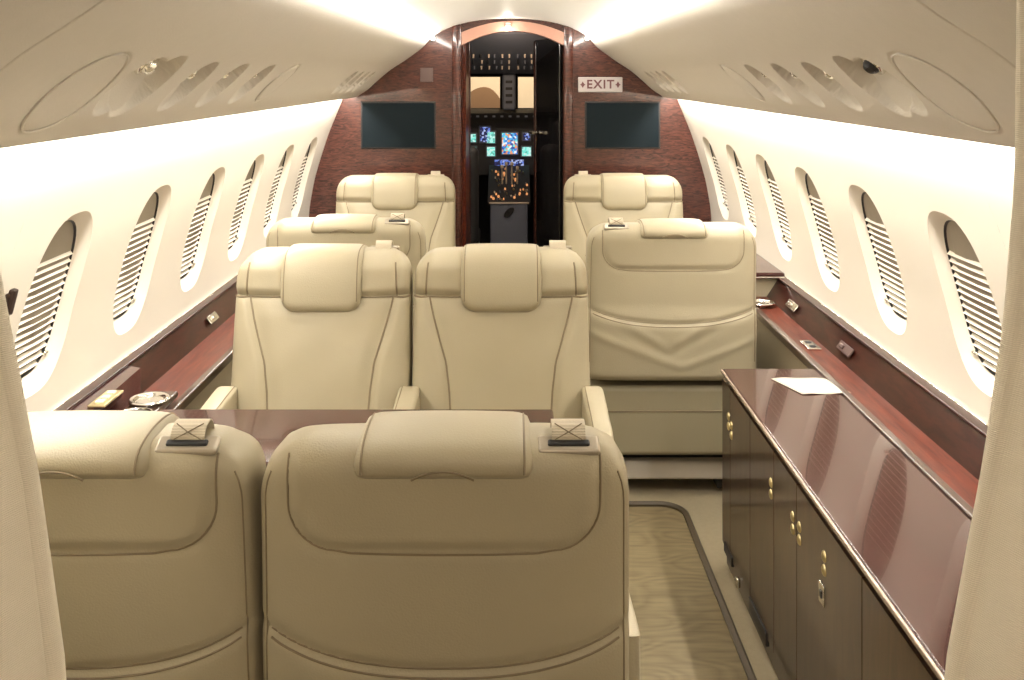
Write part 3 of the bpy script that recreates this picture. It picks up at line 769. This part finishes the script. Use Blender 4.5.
        s1 = np.linspace(0, 1, 34); te = tt*np.minimum(1, np.sqrt(np.clip(1-(1-np.minimum(s1/.09, 1))**2, .02, 1)))*np.minimum(1, np.sqrt(np.clip(1-(1-np.minimum((1-s1)/.07, 1))**2, .02, 1)))
        bul = 1+.12*(1-(x/HH)**2)*np.sin(np.pi*s1)
        A = P+nn*(te*bul)[:, None]; B = P-nn*te[:, None]
        ring = list(A)+list(B[::-1]); vs += [(x, p[0], p[1]) for p in ring]
    n = 68
    fs = [(j*n+i, j*n+(i+1) % n, (j+1)*n+(i+1) % n, (j+1)*n+i) for j in range(nx-1) for i in range(n)]+[tuple(range(n)), tuple((nx-1)*n+i for i in range(n))]
    mb.add(vs, fs); hr = mb.build('headrest', 'leather', t, sharp=60)
    # headrest side welts + pull notch
    P = md; d_ = np.gradient(P, axis=0); d_ /= np.linalg.norm(d_, axis=1)[:, None]; nn = np.stack([d_[:, 1], -d_[:, 0]], 1)
    sgn = 1 if (P+nn*.02)[3][0] > P[3][0] else -1
    O_ = P+sgn*nn*(th*.88+.0015)
    for sg in (-1, 1):
        MB().tube([(sg*HH*.90, p[0], p[1]) for p in O_[4:-3]], .0018, 6).build('headrest_welt', 'piping', hr)
    yb_, zb_ = O_[-5]
    MB().tube([(x, yb_-.0035+.002*(abs(x)/.045)**2, zb_-.014+.013*(1-(x/.045)**2)) for x in np.linspace(-.045, .045, 14)], .0016, 6).build('pull_notch', 'piping', hr)
    # belt guide
    if belt:
        bx = belt*.172*k; a0 = math.radians(27); zc, yc_ = 1.0110, yc(1.008)-T/2+.030
        pl = MB(); pl.rbox((bx, yc_, zc), (.092, .032, .012), .005, 3, (a0, 0, 0)); pl = pl.build('belt_guide_plate', 'guide', t)
        MB().rbox((bx, yc_-.0035, zc+.0045), (.062, .011, .008), .003, 3, (a0, 0, 0)).build('belt_slot', 'black', pl)
        pts = [(0, .000, .004), (0, -.003, .014), (0, .008, .026), (0, .026, .030), (0, .040, .024), (0, .050, .008), (0, .056, -.01)]
        pp = spline(pts, 5); st = MB(); vs = []
        for p in pp:
            for s_ in (-.025, .025): vs.append((bx+s_, yc_+p[1], zc+p[2])); vs.append((bx+s_, yc_+p[1]+.0015, zc+p[2]-.0028))
        m_ = len(pp); fs = []
        for i in range(m_-1):
            a, b = i*4, (i+1)*4; fs += [(a, a+2, b+2, b), (a+1, b+1, b+3, a+3), (a, b, b+1, a+1), (a+2, a+3, b+3, b+2)]
        fs += [(0, 1, 3, 2), ((m_-1)*4, (m_-1)*4+2, (m_-1)*4+3, (m_-1)*4+1)]
        s_o = st.add(vs, fs).build('belt_strap', 'webbing', t, sharp=50)
        for s1, s2 in ((-1, 1), (1, -1)):
            q0 = pp[3]; q1 = pp[11]
            MB().tube([(bx+s1*.020, yc_+q0[1]-.001, zc+q0[2]+.001), (bx, yc_+(pp[7])[1]-.001, zc+pp[7][2]+.0015), (bx+s2*.020, yc_+q1[1], zc+q1[2]+.0015)], .0009, 5).build('cross_stitch', 'piping', s_o)
    # seat pan, cushion, skirt, pedestal
    fy = yc(.46)+T/2
    def cush(u, v): pass
    MB().rbox((0, fy+.20, .405), (2*hwb-.05, .50, .13), .045, 6).build('seat_cushion', 'leather', t)
    MB().tube([(x, fy+.44+.008, .405) for x in np.linspace(-hwb+.07, hwb-.07, 5)], .0018, 6).build('cushion_piping', 'piping', t)
    yb0 = yc(.44)-T/2+.02
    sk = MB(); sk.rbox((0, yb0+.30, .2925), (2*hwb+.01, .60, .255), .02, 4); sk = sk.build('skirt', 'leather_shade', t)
    MB().rbox((0, yb0+.30, .330), (2*hwb+.016, .606, .006), .002).build('skirt_seam', 'piping', sk)
    MB().rbox((0, yb0+.33, .15), (2*hwb-.12, .46, .12), .01).build('swivel_base', 'gap', t)
    for sg in (-1, 1): MB().rbox((sg*(hwb-.10), yb0+.33, .055), (.05, .50, .085), .008).build('floor_rail', 'gap', t)
    MB().rbox((0, yb0+.27, .088), (2*hwb, .42, .07), .014, 3).build('base_plate', 'console_side' if False else 'valance', t)
    # armrests
    for sg, on in ((-1, arms[0]), (1, arms[1])):
        if not on: continue
        mb = MB(); xa = sg*(armx if armx else hwb+.003); W2 = .032
        # side profile (y, z), swept with rounded edges
        prof = spline([(fy-.02, .40), (fy+.30, .40), (fy+.325, .46), (fy+.335, .56), (fy+.325, .592), (fy+.29, .615), (fy+.22, .624), (fy+.02, .632), (fy-.02, .632)], 3)[:]
        pr = np.array(prof); cen = pr.mean(0); vs = []; rings = [(-1, .022), (-.95, .012), (-.84, .004), (-.62, 0), (.62, 0), (.84, .004), (.95, .012), (1, .022)]
        for xx, ins in rings:
            for p in pr:
                d2 = cen-p; d2 = d2/np.linalg.norm(d2); q_ = p+d2*ins; vs.append((xa+xx*W2, q_[0], q_[1]))
        n = len(pr); fs = [(j*n+i, j*n+(i+1) % n, (j+1)*n+(i+1) % n, (j+1)*n+i) for j in range(7) for i in range(n)]+[tuple(range(n)), tuple(7*n+i for i in range(n))]
        ao = mb.add(vs, fs).build('armrest', 'leather', t, sharp=50)
        MB().tube([(xa-sg*W2*.66, p[0], p[1]+.0003) for p in pr[5:-1]], .0015, 6).build('arm_piping', 'piping', ao)
    return t

def put(t, x, y, face, label, group):
    t.location = (x, y, 0); t.rotation_euler = (0, 0, 0 if face > 0 else math.pi)
    t['label'] = label; t['group'] = group
G = 'cream leather cabin seats'
a = seat_master(.280, belt=1, arms=(0, 1), HH=.131)
put(a, -.097, 1.45, 1, 'nearest cream leather seat, seen from behind, in the centre foreground beside the aisle', G)
b = seat_master(.274, belt=1, arms=(0, 0), HH=.131)
put(b, -.657, 1.45, 1, 'near cream leather seat, seen from behind, partly covered by the left curtain', G)
# the middle pair faces the camera: rear face is .15 further than the front face
c = seat_master(.268, recline=.15, belt=-1, arms=(1, 0))
put(c, -.027, 3.03+.165, -1, 'middle row cream seat facing us next to the aisle behind the table', G)
d = seat_master(.268, recline=.15, belt=-1, arms=(1, 1))
put(d, -.570, 3.03+.165, -1, 'middle row cream seat facing us next to the left wall behind the table', G)
e = seat_master(.310, recline=.10, wrinkle=True, smile=(.715, .665), belt=-1, armx=.285, arms=(1, 1))
put(e, .588, 3.58, 1, 'single cream seat seen from behind across the aisle with creased leather back', G)
f = seat_master(.300, recline=.10, smile=(.715, .665), belt=1, armx=.28, arms=(1, 1))
put(f, -.618, 3.70, 1, 'single cream seat seen from behind, its top showing over the left middle seat', G)
g = seat_master(.318, recline=.15, belt=-1, armx=.285, arms=(1, 1))
put(g, -.611, 5.30+.165, -1, 'cream seat facing us against the bulkhead left of the cockpit door', G)
h = seat_master(.318, recline=.15, belt=1, armx=.285, arms=(1, 1))
put(h, .604, 5.30+.165, -1, 'cream seat facing us against the bulkhead right of the cockpit door', G)

# ================================================================== CURTAINS
def curtain(sd, edge_pts, Y, label, amp):
    ez = np.array([p[1] for p in edge_pts][::-1]); ex = np.array([p[0] for p in edge_pts][::-1])
    mb = MB(); nu, nv = 90, 40; vs = []
    for i in range(nu):
        u = i/(nu-1)
        for j in range(nv):
            z = .03+j/(nv-1)*(1.84-.03); e = float(np.interp(z, ez, ex)); zz = min(1, max(0, (z-.6)/1.2))
            xo = min(1.02, WX(min(z, 1.5))-.03) if z < 1.42 else .93-(z-1.42)*1.05
            xo = max(xo, e+.03)
            x = e+(xo-e)*u
            f = amp*math.sin(u*2*math.pi*7+.8+.5*math.sin(z*2.0))*(.65+.35*math.sin(u*9+z))+.012*math.sin(u*40+z*3)
            if u < .06: f += .0
            vs.append((sd*x, Y+f, z))
    mb.add(vs, [(i*nv+j, (i+1)*nv+j, (i+1)*nv+j+1, i*nv+j+1) for i in range(nu-1) for j in range(nv-1)])
    o = mb.build('curtain', 'fabric', sharp=80)
    s_ = o.modifiers.new('thickness', 'SOLIDIFY'); s_.thickness = .012; s_.offset = 0
    # rolled hem along the leading edge
    hp = [(sd*(float(np.interp(z, ez, ex))+.012), Y+amp*math.sin(.8+.5*math.sin(z*2.0))*(.65+.35*math.sin(z)), z) for z in np.linspace(.03, 1.84, 40)]
    MB().tube(hp, .016, 12).build('hem', 'fabric', o)
    tag(o, label, 'curtain'); return o
curtain(-1, [(.60, 1.75), (.528, 1.345), (.490, 1.14), (.464, .955), (.44, .6), (.43, 0)], 1.0, 'cream woven curtain hanging at the left edge of the view', .035)
curtain(1, [(.524, 1.75), (.524, 1.45), (.513, 1.30), (.493, 1.16), (.455, .955), (.42, .6), (.41, 0)], 1.0, 'cream woven curtain hanging at the right edge of the view', .035)
t = thing('curtain_clasp', 'small dark clasp beside the upper edge of the left curtain', 'clasp', (W(11, 1.05), 1.05, H_(302, 1.05)))
MB().rbox((0, 0, 0), (.007, .010, .028), .002, 2, (0, .25, 0)).build('tab', 'placard', t)
MB().rbox((-.0015, -.003, .004), (.005, .010, .012), .002, 2, (0, .25, 0)).build('snap', 'placard', t)
